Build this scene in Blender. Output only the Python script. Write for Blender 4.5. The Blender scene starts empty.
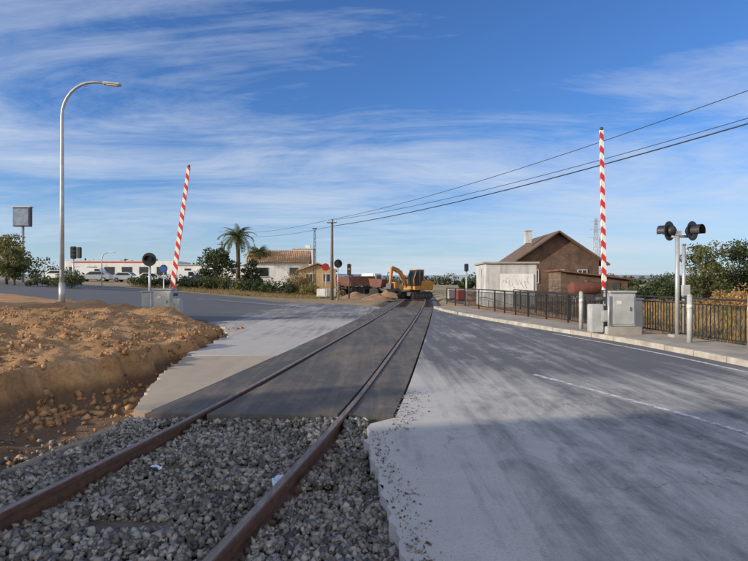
import bpy, bmesh, math, random
import numpy as np
from mathutils import Vector, Matrix, noise as mnoise
random.seed(7); np.random.seed(7)
S=bpy.context.scene
COL=S.collection
PI=math.pi
# ---------------------------------------------------------------- materials
def newmat(name):
    m=bpy.data.materials.new(name); m.use_nodes=True
    nt=m.node_tree; b=nt.nodes['Principled BSDF']
    return m,nt,b
def c4(c): return (c[0],c[1],c[2],1)
def N(nt,t,**k):
    n=nt.nodes.new(t)
    for a,v in k.items(): setattr(n,a,v)
    return n
def noise_node(nt,vec,scale,detail=5,rough=.6,dist=0):
    n=N(nt,'ShaderNodeTexNoise'); n.inputs['Scale'].default_value=scale
    n.inputs['Detail'].default_value=detail; n.inputs['Roughness'].default_value=rough
    n.inputs['Distortion'].default_value=dist
    if vec is not None: nt.links.new(vec,n.inputs['Vector'])
    return n.outputs['Fac']
def ramp(nt,fac,a,b,ca=(0,0,0),cb=(1,1,1)):
    r=N(nt,'ShaderNodeValToRGB'); r.color_ramp.elements[0].position=a; r.color_ramp.elements[1].position=b
    r.color_ramp.elements[0].color=c4(ca); r.color_ramp.elements[1].color=c4(cb)
    nt.links.new(fac,r.inputs['Fac']); return r.outputs['Color']
def mix(nt,fac,a,b,mode='MIX'):
    m=N(nt,'ShaderNodeMix',data_type='RGBA',blend_type=mode)
    def setin(i,v):
        if isinstance(v,(int,float)): m.inputs[i].default_value=v
        elif isinstance(v,tuple): m.inputs[i].default_value=c4(v)
        else: nt.links.new(v,m.inputs[i])
    setin(0,fac); setin(6,a); setin(7,b)
    return m.outputs[2]
def math_(nt,op,a,b=None,clamp=False):
    m=N(nt,'ShaderNodeMath',operation=op,use_clamp=clamp)
    for i,v in enumerate([a,b]):
        if v is None: continue
        if isinstance(v,(int,float)): m.inputs[i].default_value=v
        else: nt.links.new(v,m.inputs[i])
    return m.outputs[0]
def mapping(nt,vec,scale=(1,1,1),rot=(0,0,0),loc=(0,0,0)):
    m=N(nt,'ShaderNodeMapping'); m.inputs['Scale'].default_value=scale
    m.inputs['Rotation'].default_value=rot; m.inputs['Location'].default_value=loc
    nt.links.new(vec,m.inputs['Vector']); return m.outputs['Vector']
def maprange(nt,v,a,b,c,d):
    m=N(nt,'ShaderNodeMapRange',interpolation_type='SMOOTHSTEP')
    nt.links.new(v,m.inputs[0])
    for i,q in enumerate((a,b,c,d)): m.inputs[i+1].default_value=q
    return m.outputs[0]
def bump(nt,b,h,strength=.5,dist=.02):
    n=N(nt,'ShaderNodeBump'); n.inputs['Strength'].default_value=strength; n.inputs['Distance'].default_value=dist
    nt.links.new(h,n.inputs['Height']); nt.links.new(n.outputs['Normal'],b.inputs['Normal'])
def M(name,c1,c2=None,scale=4,rough=.8,bmp=0,bscale=40,metal=0,island=False,bd=.01,lo=.35,hi=.65):
    m,nt,b=newmat(name)
    if c2 is None: c2=tuple(x*.75 for x in c1)
    tc=N(nt,'ShaderNodeTexCoord').outputs['Object']
    if island:
        g=N(nt,'ShaderNodeNewGeometry').outputs['Random Per Island']
        n=noise_node(nt,tc,scale,4)
        f=mix(nt,.65,n,g)
        col=ramp(nt,f,.2,.9,c1,c2)
        big=ramp(nt,noise_node(nt,tc,1.1,4),.35,.65,(.7,.66,.6),(1.1,1.08,1.05))
        col=mix(nt,1.0,col,big,'MULTIPLY')
    else:
        n=noise_node(nt,tc,scale,8,.65)
        col=ramp(nt,n,lo,hi,c1,c2)
    nt.links.new(col,b.inputs['Base Color'])
    b.inputs['Roughness'].default_value=rough; b.inputs['Metallic'].default_value=metal
    if bmp: bump(nt,b,noise_node(nt,tc,bscale,6,.7),bmp,bd)
    return m
def leafmat(name,c1,c2):
    m,nt,b=newmat(name)
    tc=N(nt,'ShaderNodeTexCoord').outputs['Object']
    g=N(nt,'ShaderNodeNewGeometry').outputs['Random Per Island']
    n=noise_node(nt,tc,.9,3)
    f=mix(nt,.5,ramp(nt,n,.35,.65),g)
    nt.links.new(ramp(nt,f,.1,.9,c1,c2),b.inputs['Base Color'])
    b.inputs['Roughness'].default_value=.6
    tr=N(nt,'ShaderNodeBsdfTranslucent'); tr.inputs['Color'].default_value=c4(tuple(x*1.3 for x in c2))
    mx=N(nt,'ShaderNodeMixShader'); mx.inputs[0].default_value=.25
    out=[n for n in nt.nodes if n.type=='OUTPUT_MATERIAL'][0]
    nt.links.new(b.outputs[0],mx.inputs[1]); nt.links.new(tr.outputs[0],mx.inputs[2]); nt.links.new(mx.outputs[0],out.inputs['Surface'])
    return m
m_galv=M('galvanised_steel',(.46,.47,.48),(.33,.34,.35),3,.45,metal=.35)
m_greybox=M('grey_cabinet',(.46,.47,.46),(.32,.33,.32),2,.55,.1,60)
m_white=M('white_paint',(.75,.74,.7),(.55,.54,.5),2,.6)
m_black=M('black_paint',(.015,.015,.017),(.03,.03,.03),4,.5)
m_dark=M('dark_metal',(.04,.04,.045),(.07,.065,.06),4,.55)
m_red=M('red_paint',(.55,.03,.02),(.4,.03,.02),3,.5)
m_glass=M('dark_glass',(.02,.025,.03),(.03,.035,.04),2,.1)
m_rubber=M('rubber',(.02,.02,.02),(.04,.035,.03),8,.85)
m_yellow=M('yellow_paint',(.5,.22,.03),(.3,.14,.03),2,.6)
m_wood=M('creosote_wood',(.2,.15,.11),(.11,.08,.06),5,.9,.4,30)
m_bark=M('bark',(.13,.095,.07),(.06,.045,.03),6,.95,.6,20)
m_conc=M('concrete',(.40,.37,.33),(.27,.245,.21),1.5,.9,.3,60)
m_kerb=M('kerb_concrete',(.46,.42,.36),(.28,.25,.21),3,.9,.3,50)
m_lens_r=M('red_lens',(.035,.003,.003),(.02,.002,.002),3,.2)
m_blue=M('blue_sign',(.03,.09,.3),(.03,.08,.25),3,.5)
def rail_mat():
    m,nt,b=newmat('rail_steel')
    tc=N(nt,'ShaderNodeTexCoord').outputs['Object']
    geo=N(nt,'ShaderNodeNewGeometry'); sp=N(nt,'ShaderNodeSeparateXYZ'); nt.links.new(geo.outputs['Normal'],sp.inputs[0])
    top=math_(nt,'GREATER_THAN',sp.outputs['Z'],.95)
    spos=N(nt,'ShaderNodeSeparateXYZ'); nt.links.new(geo.outputs['Position'],spos.inputs[0])
    hi=math_(nt,'GREATER_THAN',spos.outputs['Z'],-.02)
    top=math_(nt,'MULTIPLY',top,hi)
    rust=ramp(nt,noise_node(nt,tc,14,8,.7),.3,.7,(.17,.085,.048),(.06,.038,.028))
    shiny=ramp(nt,noise_node(nt,mapping(nt,tc,(8,1.2,1)),3,8,.7),.32,.68,(.38,.30,.24),(.17,.105,.065))
    nt.links.new(mix(nt,top,rust,shiny),b.inputs['Base Color'])
    nt.links.new(math_(nt,'MULTIPLY',top,.4),b.inputs['Metallic'])
    b.inputs['Roughness'].default_value=.5
    bump(nt,b,noise_node(nt,tc,60,5),.3,.004)
    return m
m_rail=rail_mat()
def road_mat(name,dustcol,d_lo,d_hi,base=(.045,.046,.05),rot=0.12,spill=None,crack=.55):
    m,nt,b=newmat(name)
    tc=N(nt,'ShaderNodeTexCoord').outputs['Object']
    big=noise_node(nt,mapping(nt,tc,(.35,.16,1),(0,0,rot)),1.0,6,.62,.6)
    streak=noise_node(nt,mapping(nt,tc,(3.6,.16,1),(0,0,rot)),1.0,8,.7,.3)
    med=noise_node(nt,mapping(nt,tc,(1.6,.8,1),(0,0,rot)),1.3,10,.75,1.2)
    s=math_(nt,'ADD',math_(nt,'MULTIPLY',big,.36),math_(nt,'ADD',math_(nt,'MULTIPLY',streak,.32),math_(nt,'MULTIPLY',med,.32)))
    if spill:
        sp=N(nt,'ShaderNodeSeparateXYZ'); nt.links.new(tc,sp.inputs[0])
        wob_=math_(nt,'MULTIPLY',math_(nt,'SUBTRACT',med,.5),5.0)
        if spill=='near':
            a=maprange(nt,math_(nt,'ADD',math_(nt,'ADD',sp.outputs['Y'],math_(nt,'MULTIPLY',sp.outputs['X'],-.05)),wob_),8.0,11.5,.095,0.0)
            e=maprange(nt,math_(nt,'ADD',sp.outputs['X'],math_(nt,'MULTIPLY',wob_,.3)),3.6,5.2,0,-.05)
            a=math_(nt,'ADD',a,e)
            e2=maprange(nt,math_(nt,'ADD',sp.outputs['X'],math_(nt,'MULTIPLY',wob_,.2)),.5,1.4,.06,0)
            a=math_(nt,'ADD',a,e2)
        else:
            a=maprange(nt,math_(nt,'ADD',sp.outputs['Y'],wob_),25,20,0,.12)
            e=maprange(nt,math_(nt,'ADD',sp.outputs['X'],math_(nt,'MULTIPLY',wob_,.5)),-7,-5,-.13,0)
            a=math_(nt,'ADD',a,e)
        s=math_(nt,'ADD',s,a)
    mask=ramp(nt,s,d_lo,d_hi)
    grain=noise_node(nt,tc,150,3,.8)
    gr2=noise_node(nt,tc,38,5,.8)
    basec=mix(nt,ramp(nt,grain,.4,.75),base,tuple(x*2.4 for x in base))
    basec=mix(nt,ramp(nt,noise_node(nt,tc,.8,9,.75),.35,.65),basec,mix(nt,.5,basec,tuple(x*1.9 for x in base)))
    dc=mix(nt,noise_node(nt,tc,2.3,8,.7),dustcol,tuple(x*.62 for x in dustcol))
    dc=mix(nt,ramp(nt,grain,.35,.5),tuple(x*.5 for x in dustcol),dc)
    dc=mix(nt,ramp(nt,gr2,.32,.47),tuple(x*.5 for x in dustcol),dc)
    col=mix(nt,mask,basec,dc)
    if crack:
        v=N(nt,'ShaderNodeTexVoronoi',feature='DISTANCE_TO_EDGE'); v.inputs['Scale'].default_value=crack
        wv=N(nt,'ShaderNodeVectorMath',operation='ADD')
        nn=N(nt,'ShaderNodeTexNoise'); nn.inputs['Scale'].default_value=1.7; nn.inputs['Detail'].default_value=6
        nt.links.new(tc,nn.inputs['Vector']); nt.links.new(tc,wv.inputs[0]); nt.links.new(nn.outputs['Color'],wv.inputs[1])
        nt.links.new(wv.outputs[0],v.inputs['Vector'])
        gate=ramp(nt,noise_node(nt,tc,.5,3),.5,.56,(1,1,1),(0,0,0))
        ck=mix(nt,gate,ramp(nt,v.outputs['Distance'],.0,.006,(.6,.6,.6),(1,1,1)),(1.,1.,1.))
        col=mix(nt,1.0,col,ck,'MULTIPLY')
    nt.links.new(col,b.inputs['Base Color'])
    nt.links.new(ramp(nt,mask,0,1,(.8,.8,.8),(.95,.95,.95)),b.inputs['Roughness'])
    bump(nt,b,math_(nt,'ADD',math_(nt,'ADD',grain,gr2),math_(nt,'MULTIPLY',med,1.5)),.5,.01)
    return m
m_road=road_mat('asphalt_dusty',(.68,.65,.60),.49,.63,base=(.085,.086,.088),spill='near')
m_road2=road_mat('asphalt_dusty_west',(.62,.58,.52),.46,.62,base=(.08,.08,.08),rot=1.0,spill='west')
m_tan=road_mat('concrete_apron',(.60,.50,.37),.34,.54,base=(.24,.19,.14))
m_deck=road_mat('crossing_panel',(.36,.28,.20),.465,.64,base=(.055,.053,.050),crack=0)
m_pave=M('pavement',(.42,.36,.29),(.26,.22,.18),1.2,.95,.4,50)
def paint_mat():
    m,nt,b=newmat('worn_road_paint')
    tc=N(nt,'ShaderNodeTexCoord').outputs['Object']
    f=ramp(nt,noise_node(nt,tc,9,9,.8),.42,.58)
    nt.links.new(mix(nt,f,(.27,.26,.25),(.75,.74,.71)),b.inputs['Base Color']); b.inputs['Roughness'].default_value=.8
    return m
m_line=paint_mat()
def ground_mat():
    m,nt,b=newmat('ground_soil')
    tc=N(nt,'ShaderNodeTexCoord').outputs['Object']
    n1=noise_node(nt,tc,.9,9,.68,.4); n2=noise_node(nt,tc,14,8,.75); n3=noise_node(nt,tc,.05,6,.6)
    dirt=ramp(nt,n1,.35,.68,(.42,.215,.085),(.66,.41,.20))
    dirt=mix(nt,ramp(nt,n2,.38,.6),mix(nt,.5,dirt,(.22,.115,.055)),dirt)
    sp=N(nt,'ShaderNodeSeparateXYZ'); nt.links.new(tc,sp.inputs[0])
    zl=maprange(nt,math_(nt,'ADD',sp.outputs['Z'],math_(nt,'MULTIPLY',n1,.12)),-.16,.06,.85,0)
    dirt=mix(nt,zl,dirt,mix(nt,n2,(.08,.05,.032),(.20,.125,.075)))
    field=ramp(nt,n3,.38,.62,(.13,.12,.055),(.36,.28,.15))
    field=mix(nt,ramp(nt,noise_node(nt,tc,1.3,8,.7),.4,.6),field,(.34,.255,.15))
    w=math_(nt,'ADD',sp.outputs['Y'],math_(nt,'MULTIPLY',n1,14))
    far=ramp(nt,math_(nt,'MULTIPLY',w,.01),.38,.55)
    nt.links.new(mix(nt,far,dirt,field),b.inputs['Base Color'])
    b.inputs['Roughness'].default_value=1
    hh=math_(nt,'ADD',math_(nt,'MULTIPLY',n1,2.),math_(nt,'ADD',n2,math_(nt,'MULTIPLY',noise_node(nt,tc,60,5,.7),.35)))
    bump(nt,b,hh,.9,.06)
    return m
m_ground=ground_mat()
m_ballast=M('ballast_bed',(.18,.175,.165),(.05,.048,.045),30,.95,1.0,28,bd=.05)
m_stone=M('ballast_stone',(.07,.068,.066),(.44,.425,.40),20,.85,.5,90,island=True,bd=.004)
m_clod=M('dirt_clod',(.26,.135,.065),(.52,.31,.15),12,1,.5,60,island=True)
# ---------------------------------------------------------------- geometry helpers
def mkobj(name,me,mats,parent=None,smooth=False):
    o=bpy.data.objects.new(name,me); COL.objects.link(o)
    if not isinstance(mats,(list,tuple)): mats=[mats]
    for m in mats: me.materials.append(m)
    if parent is not None: o.parent=parent
    if smooth:
        for p in me.polygons: p.use_smooth=True
    return o
def root(name,loc=(0,0,0),rz=0):
    e=bpy.data.objects.new(name,None); COL.objects.link(e); e.location=loc; e.rotation_euler=(0,0,rz); e.empty_display_size=.3
    return e
def pyd(name,verts,faces,mat,parent=None,smooth=False):
    me=bpy.data.meshes.new(name); me.from_pydata([tuple(v) for v in verts],[],faces); me.update()
    return mkobj(name,me,mat,parent,smooth)
def box(par,name,c,s,mat,bev=.01,rot=(0,0,0)):
    bm=bmesh.new(); bmesh.ops.create_cube(bm,size=1)
    for v in bm.verts: v.co=Vector((v.co.x*s[0],v.co.y*s[1],v.co.z*s[2]))
    if bev>0: bmesh.ops.bevel(bm,geom=bm.edges[:],offset=min(bev,min(s)*.3),segments=2,affect='EDGES')
    me=bpy.data.meshes.new(name); bm.to_mesh(me); bm.free()
    o=mkobj(name,me,mat,par); o.location=c; o.rotation_euler=rot
    return o
def tube(par,name,pts,rad,mat,seg=12,cap=True):
    pts=[Vector(p) for p in pts]; n=len(pts)
    if not isinstance(rad,(list,tuple)): rad=[rad]*n
    V=[];F=[]
    prev=None
    for i,p in enumerate(pts):
        t=(pts[min(i+1,n-1)]-pts[max(i-1,0)]).normalized()
        if prev is None:
            a=Vector((0,0,1)) if abs(t.z)<.9 else Vector((1,0,0))
            u=t.cross(a).normalized()
        else: u=(prev-t*prev.dot(t)).normalized()
        prev=u; w=t.cross(u)
        for k in range(seg):
            an=2*PI*k/seg; V.append(p+(u*math.cos(an)+w*math.sin(an))*rad[i])
    for i in range(n-1):
        for k in range(seg):
            k2=(k+1)%seg; F.append((i*seg+k,i*seg+k2,(i+1)*seg+k2,(i+1)*seg+k))
    if cap: F.append(tuple(range(seg))[::-1]); F.append(tuple(range((n-1)*seg,n*seg)))
    o=pyd(name,V,F,mat,par)
    for p in o.data.polygons: p.use_smooth = len(p.vertices)==4
    return o
def cyl(par,name,p0,p1,r,mat,r1=None,seg=16): return tube(par,name,[p0,p1],[r,r if r1 is None else r1],mat,seg)
def fixn(o):
    bm=bmesh.new(); bm.from_mesh(o.data); bmesh.ops.recalc_face_normals(bm,faces=bm.faces[:]); bm.to_mesh(o.data); bm.free()
def prism(par,name,poly,y0,y1,mat):
    n=len(poly); V=[(p[0],y0,p[1]) for p in poly]+[(p[0],y1,p[1]) for p in poly]
    F=[tuple(range(n)),tuple(range(n,2*n))[::-1]]+[(i,i+n,(i+1)%n+n,(i+1)%n) for i in range(n)]
    o=pyd(name,V,F,mat,par); fixn(o); return o
def R(x):
    t=max(0.,-x-7.)
    return 2.5*(1-math.exp(-t*.06*(1-.35*math.exp(-t*.3))/2.5*1.15))
_ys=np.linspace(-6,400,4061)
_cx=np.interp(_ys,[-6,0,3.2,4.8,7.6,11.4,20,30,41,48,80,150,400],[-2.6,-1.5,-.94,-.66,-.21,.27,1.33,2.5,3.7,4.35,6.9,10.5,20])
_k=np.exp(-np.linspace(-2,2,61)**2); _k/=_k.sum()
_cx=np.convolve(np.pad(_cx,30,mode='reflect',reflect_type='odd'),_k,'valid')
G=1.735
def XR(y): return float(np.interp(y,_ys,_cx))
def XC(y): return XR(y)-G/2
def XL(y): return XR(y)-G
def sweep(name,pts,prof,mat,par=None,z0=0,closed=True,useR=True,caps=True):
    pts=[Vector((p[0],p[1])) for p in pts]; n=len(pts); m=len(prof); V=[];F=[]
    for i,p in enumerate(pts):
        t=(pts[min(i+1,n-1)]-pts[max(i-1,0)]).normalized(); nr=Vector((t.y,-t.x))
        for (o,z) in prof:
            q=p+nr*o; V.append((q.x,q.y,z+z0+(R(q.x) if useR else 0)))
    for i in range(n-1):
        for k in range(m if closed else m-1):
            k2=(k+1)%m; F.append((i*m+k,(i+1)*m+k,(i+1)*m+k2,i*m+k2))
    if closed and caps: F.append(tuple(range(m))); F.append(tuple(range((n-1)*m,n*m))[::-1])
    o=pyd(name,V,F,mat,par)
    if closed: fixn(o)
    elif o.data.polygons[0].normal.z<0: o.data.flip_normals()
    return o
def dens(pts,step=1.0):
    out=[]
    for a,b in zip(pts[:-1],pts[1:]):
        d=math.dist(a,b); k=max(1,int(d/step))
        for i in range(k): out.append((a[0]+(b[0]-a[0])*i/k,a[1]+(b[1]-a[1])*i/k))
    out.append(pts[-1]); return out
def smooth_pts(pts,it=2):
    for _ in range(it):
        q=[pts[0]]
        for a,b in zip(pts[:-1],pts[1:]):
            q.append((a[0]*.75+b[0]*.25,a[1]*.75+b[1]*.25)); q.append((a[0]*.25+b[0]*.75,a[1]*.25+b[1]*.75))
        q.append(pts[-1]); pts=q
    return pts
def sheet(name,poly,off,mat,skirt=.25):
    bm=bmesh.new(); vs=[bm.verts.new((p[0],p[1],0)) for p in poly]; bm.faces.new(vs)
    bmesh.ops.triangulate(bm,faces=bm.faces[:])
    xs=[p[0] for p in poly]
    x=-6.0
    while x>min(xs):
        if x<max(xs): bmesh.ops.bisect_plane(bm,geom=bm.verts[:]+bm.edges[:]+bm.faces[:],plane_co=(x,0,0),plane_no=(1,0,0))
        x-=1.5
    for v in bm.verts: v.co.z=R(v.co.x)+off
    bmesh.ops.recalc_face_normals(bm,faces=bm.faces[:])
    f0=bm.faces[:]
    if sum(f.normal.z for f in f0)<0: bmesh.ops.reverse_faces(bm,faces=f0)
    if skirt:
        be=[e for e in bm.edges if len(e.link_faces)==1]
        r=bmesh.ops.extrude_edge_only(bm,edges=be)
        for g in r['geom']:
            if isinstance(g,bmesh.types.BMVert): g.co.z-=skirt
    me=bpy.data.meshes.new(name); bm.to_mesh(me); bm.free()
    return mkobj(name,me,mat)
def wob(pts,amp,sc=1.5,seed=0):
    return [(p[0]+amp*mnoise.noise(Vector((p[0]*sc,p[1]*sc,seed))),p[1]+amp*mnoise.noise(Vector((p[0]*sc,p[1]*sc,seed+9)))) for p in pts]
def ss(a,b,x):
    t=min(1,max(0,(x-a)/(b-a))); return t*t*(3-2*t)
def fbm(x,y,sc,oc=4,seed=0):
    s=0;a=1
    for i in range(oc):
        s+=a*mnoise.noise(Vector((x*sc,y*sc,seed+i*3.1))); sc*=2.1; a*=.5
    return s
# ---------------------------------------------------------------- ground
def south_edge(x):
    return float(np.interp(x,[-60,-22,-13,-9,-7,-4.6,-4.2],[50,33.5,27,24.5,23,18.5,15]))
def bank_edge(y):
    return float(np.interp(y,[-8,4,6,7.6,9,10.8,13,19],[-6.9,-6.1,-5.6,-5.1,-4.7,-4.2,-4.25,-4.9]))
def gz(x,y):
    z=R(x)-.05
    d=abs(x-XC(y)) if -6<y<400 else 99
    z-=.30*(1-ss(1.75,2.5,d))
    if x<-2.7 and y<34 and y>-8:
        lim=ss(0.1,2.6,south_edge(min(x,-4.6))-y)
        if x>-4.6: lim=1-ss(15,18,y)
        e=bank_edge(y)+.5*fbm(0,y,.55,4,5)+.18*fbm(x,y,2.2,3,15)
        cut=ss(0,.32,(e-x))*.48
        rise=min(1,cut+.52*ss(0,3.2,(e-x)))
        lump=fbm(x,y,.28,3,1); l2=fbm(x,y,.9,5,2); l3=abs(fbm(x,y,2.6,4,4)); l4=fbm(x,y,6,3,14)
        m=lim*rise*(.47+.22*lump+.17*l2+.11*l3+.045*l4)
        m*=1-.45*ss(-9,-16,x)
        z+=max(m,-.03)
        low=lim*(1-ss(0,.32,(e-x)))*ss(-2.8,-3.6,x)
        z-=low*(.26+.07*l2+.07*l3+.03*l4)
        z+=lim*.02*l4
    elif x>7: z+=.03*fbm(x,y,.5,3,3)
    if y>40 : z+=.05*fbm(x,y,.15,3,11)*ss(40,60,y)
    return z
def axis(segs):
    out=[]
    for a,b,s in segs: out+=list(np.arange(a,b,s))
    return out
xs=axis([(-2500,-300,200),(-300,-60,24),(-60,-20,2),(-20,-13,.5),(-13,-2.4,.075),(-2.4,3,.3),(3,12,.5),(12,60,3),(60,300,24),(300,2501,200)])
ys=axis([(-300,-20,28),(-20,0,2),(0,3,.4),(3,14,.075),(14,20,.15),(20,50,.6),(50,120,4),(120,400,28),(400,3001,200)])
V=[(x,y,gz(x,y)) for y in ys for x in xs]; nx=len(xs)
F=[(j*nx+i,j*nx+i+1,(j+1)*nx+i+1,(j+1)*nx+i) for j in range(len(ys)-1) for i in range(nx-1)]
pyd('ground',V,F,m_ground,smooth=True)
tr=[(XC(y),y) for y in list(np.arange(-5,60,.5))+list(np.arange(60,390,8))]
sweep('ballast_bed',tr,[(-2.3,-.30),(-1.75,-.165),(0,-.16),(1.75,-.165),(2.3,-.30)],m_ballast,closed=False,useR=False)
trk=root('railway_track')
prof=[(-.072,0),(.072,0),(.07,.014),(.012,.03),(.01,.125),(.036,.135),(.037,.168),(.028,.175),(-.028,.175),(-.037,.168),(-.036,.135),(-.01,.125),(-.012,.03),(-.07,.014)]
for nm,fx in (('rail_right',XR),('rail_left',XL)):
    p=[(fx(y),y) for y in list(np.arange(-5,60,.4))+list(np.arange(60,390,6))]
    sweep(nm,p,prof,m_rail,trk,z0=-.155,useR=False)
m_sleeper=M('sleeper_wood',(.15,.12,.095),(.07,.053,.04),8,.95,.6,25)
y=-4.7;i=0
while y<130:
    if not(6.9<y<33.3):
        i+=1
        box(trk,'sleeper_%d'%i,(XC(y),y,-.215),(2.6,.24,.15),m_sleeper,.015,(0,0,-.115))
    y+=.62
for yy in [t for t in np.arange(-4.7,6.9,.62)]:
    for fx in (XR,XL):
        for s in (-1,1):
            box(trk,'clip',(fx(yy)+s*.085,yy,-.12),(.05,.07,.05),m_rail,.008,(0,0,-.115))
deck=root('crossing_deck')
def slab(o0f,o1f,y0,y1,mat,nm,z=.0):
    ys_=np.linspace(y0,y1,4)
    a=[(o0f(t),t) for t in ys_]; b=[(o1f(t),t) for t in ys_][::-1]
    pl=a+b; n=len(pl)
    V=[(p[0],p[1],z) for p in pl]+[(p[0],p[1],z-.16) for p in pl]
    F=[tuple(range(n)),tuple(range(n,2*n))[::-1]]+[(i,(i+1)%n,(i+1)%n+n,i+n) for i in range(n)]
    o=pyd(nm,V,F,mat,deck); fixn(o)
y=6.75
while y<33:
    L=1.8
    for nm,a,b in (('panel_inner',lambda t:XL(t)+.085,lambda t:XR(t)-.085),('panel_east',lambda t:XR(t)+.045,lambda t:XR(t)+.58),('panel_west',lambda t:XL(t)-.66,lambda t:XL(t)-.045)):
        slab(a,b,y+.012,y+L-.012,m_deck,nm,.003+random.uniform(-.008,.005))
    y+=L
ye=list(np.arange(33,6.5,-1.0))+[6.6]
eastw=[(XR(t)+.62,t) for t in ye]
rag=wob(dens([(-.06,6.3),(-.06,5.6),(.06,4.4),(.16,3.4),(.3,1),(.4,-8)],.05),.08,7,2)
kerbpts=smooth_pts([(7.6,-8),(7.3,2),(7.05,8),(6.9,10.4),(6.75,12.4),(6.4,14.8),(5.75,17.4),(4.75,21.5),(3.5,29.2),(3.45,33)],2)
poly=eastw+rag+[(7.6,-8)]+kerbpts[1:]
sheet('road',poly,0.0,m_road)
westw=[(XL(t)-.68,t) for t in list(np.arange(12.0,35,1.0))]
south=[(-3.95,12.0),(-4.1,14),(-4.3,16.5),(-5.0,19),(-7,22.9),(-9,24.6),(-13,27.2),(-22,33.5),(-60,50),(-140,85)]
north=[(-140,118),(-60,77),(-25,55.5),(-12,46.5),(-2,38)]
south_d=wob(dens(south[:7],.2),.3,1.9,4)+south[7:]
poly=westw[::-1]+south_d+north+[(-.6,36)]
poly=[p for i,p in enumerate(poly) if i==0 or math.dist(p,poly[i-1])>1e-3]
sheet('road',poly,0.0,m_road2)
ap2=wob(dens([(-3.95,11.98),(-3.7,10),(-3.3,8.3),(-2.98,7.0)],.06),.14,5,6)
poly=[(XL(11.98)-.68,11.98)]+ap2+[(XL(t)-.68,t) for t in np.arange(6.95,11.9,.5)]
sheet('concrete_apron',poly,0.006,m_tan)
sweep('road_marking',smooth_pts([(4.6,-4),(4.35,3),(3.95,5.95),(3.35,7.8),(2.72,9.6)],2),[(-.05,.004),(.05,.004)],m_line,closed=False)
sweep('road_marking',smooth_pts([(6.9,-4),(6.7,5),(6.55,9.7),(6.2,13.1),(5.4,17)],2),[(-.05,.004),(.05,.004)],m_line,closed=False)
sweep('road_marking',[(-3.5,33.5),(-12,39.6),(-24,47),(-60,66)],[(-.08,.004),(.08,.004)],m_line,closed=False)
def arc_resample(pts,step):
    P=[Vector((p[0],p[1])) for p in pts]; out=[P[0]]; acc=0
    for a,b in zip(P[:-1],P[1:]):
        L=(b-a).length; t=step-acc
        while t<=L: out.append(a+(b-a)*t/L); t+=step
        acc=(L-(t-step))
    return out
ks=arc_resample(kerbpts,1.0); V=[];F=[]
for a,b in zip(ks[:-1],ks[1:]):
    t=(b-a).normalized(); n_=Vector((t.y,-t.x)); a2=a+t*.008; b2=b-t*.008; dz=random.uniform(-.008,.008)
    pr=[(0,-.15),(0,.10+dz),(.02,.12+dz),(.15,.12+dz),(.15,-.15)]; n0=len(V)
    for q in (a2,b2):
        for o_,z_ in pr: w_=q+n_*o_; V.append((w_.x,w_.y,z_))
    for k in range(5): F.append((n0+k,n0+(k+1)%5,n0+5+(k+1)%5,n0+5+k))
    F.append(tuple(n0+k for k in range(5))); F.append(tuple(n0+5+k for k in range(5))[::-1])
fixn(pyd('kerb',V,F,m_kerb))
sweep('pavement',kerbpts,[(.152,.1),(1.9,.1),(1.95,-.1)],m_pave,closed=False)
# ---------------------------------------------------------------- stones
def icos():
    bm=bmesh.new(); bmesh.ops.create_icosphere(bm,subdivisions=1,radius=1)
    v=np.array([t.co[:] for t in bm.verts]); f=np.array([[q.index for q in t.verts] for t in bm.faces]); bm.free(); return v,f
def cubes():
    bm=bmesh.new(); bmesh.ops.create_cube(bm,size=1.5); bmesh.ops.triangulate(bm,faces=bm.faces[:])
    v=np.array([t.co[:] for t in bm.verts]); f=np.array([[q.index for q in t.verts] for t in bm.faces]); bm.free(); return v,f
def stones(name,P,sz,mat,angular=False):
    v0,f0=cubes() if angular else icos(); n=len(P); nv=len(v0)
    if angular: V=v0[None]+np.random.uniform(-.38,.38,(n,nv,3))
    else: V=v0[None]*(1+np.random.uniform(-.36,.36,(n,nv,1)))
    sc=np.stack([np.random.uniform(.75,1.4,n),np.random.uniform(.6,1.1,n),np.random.uniform(.45,.85,n)],1)[:,None,:]
    V=V*sc
    q=np.random.normal(size=(n,4)); q/=np.linalg.norm(q,axis=1,keepdims=True)
    w,x,y,z=q.T
    Rm=np.stack([1-2*(y*y+z*z),2*(x*y-z*w),2*(x*z+y*w),2*(x*y+z*w),1-2*(x*x+z*z),2*(y*z-x*w),2*(x*z-y*w),2*(y*z+x*w),1-2*(x*x+y*y)],1).reshape(n,3,3)
    V=np.einsum('nij,nvj->nvi',Rm,V)*sz[:,None,None]+P[:,None,:]
    V=V.reshape(-1,3); Fc=(f0[None]+(np.arange(n)*nv)[:,None,None]).reshape(-1,3)
    me=bpy.data.meshes.new(name); me.vertices.add(len(V)); me.vertices.foreach_set('co',V.astype(np.float32).ravel())
    me.loops.add(Fc.size); me.loops.foreach_set('vertex_index',Fc.astype(np.int32).ravel())
    me.polygons.add(len(Fc)); me.polygons.foreach_set('loop_start',np.arange(0,Fc.size,3,dtype=np.int32))
    me.update(calc_edges=True); me.validate()
    return mkobj(name,me,mat)
pts=[];szs=[]
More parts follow.
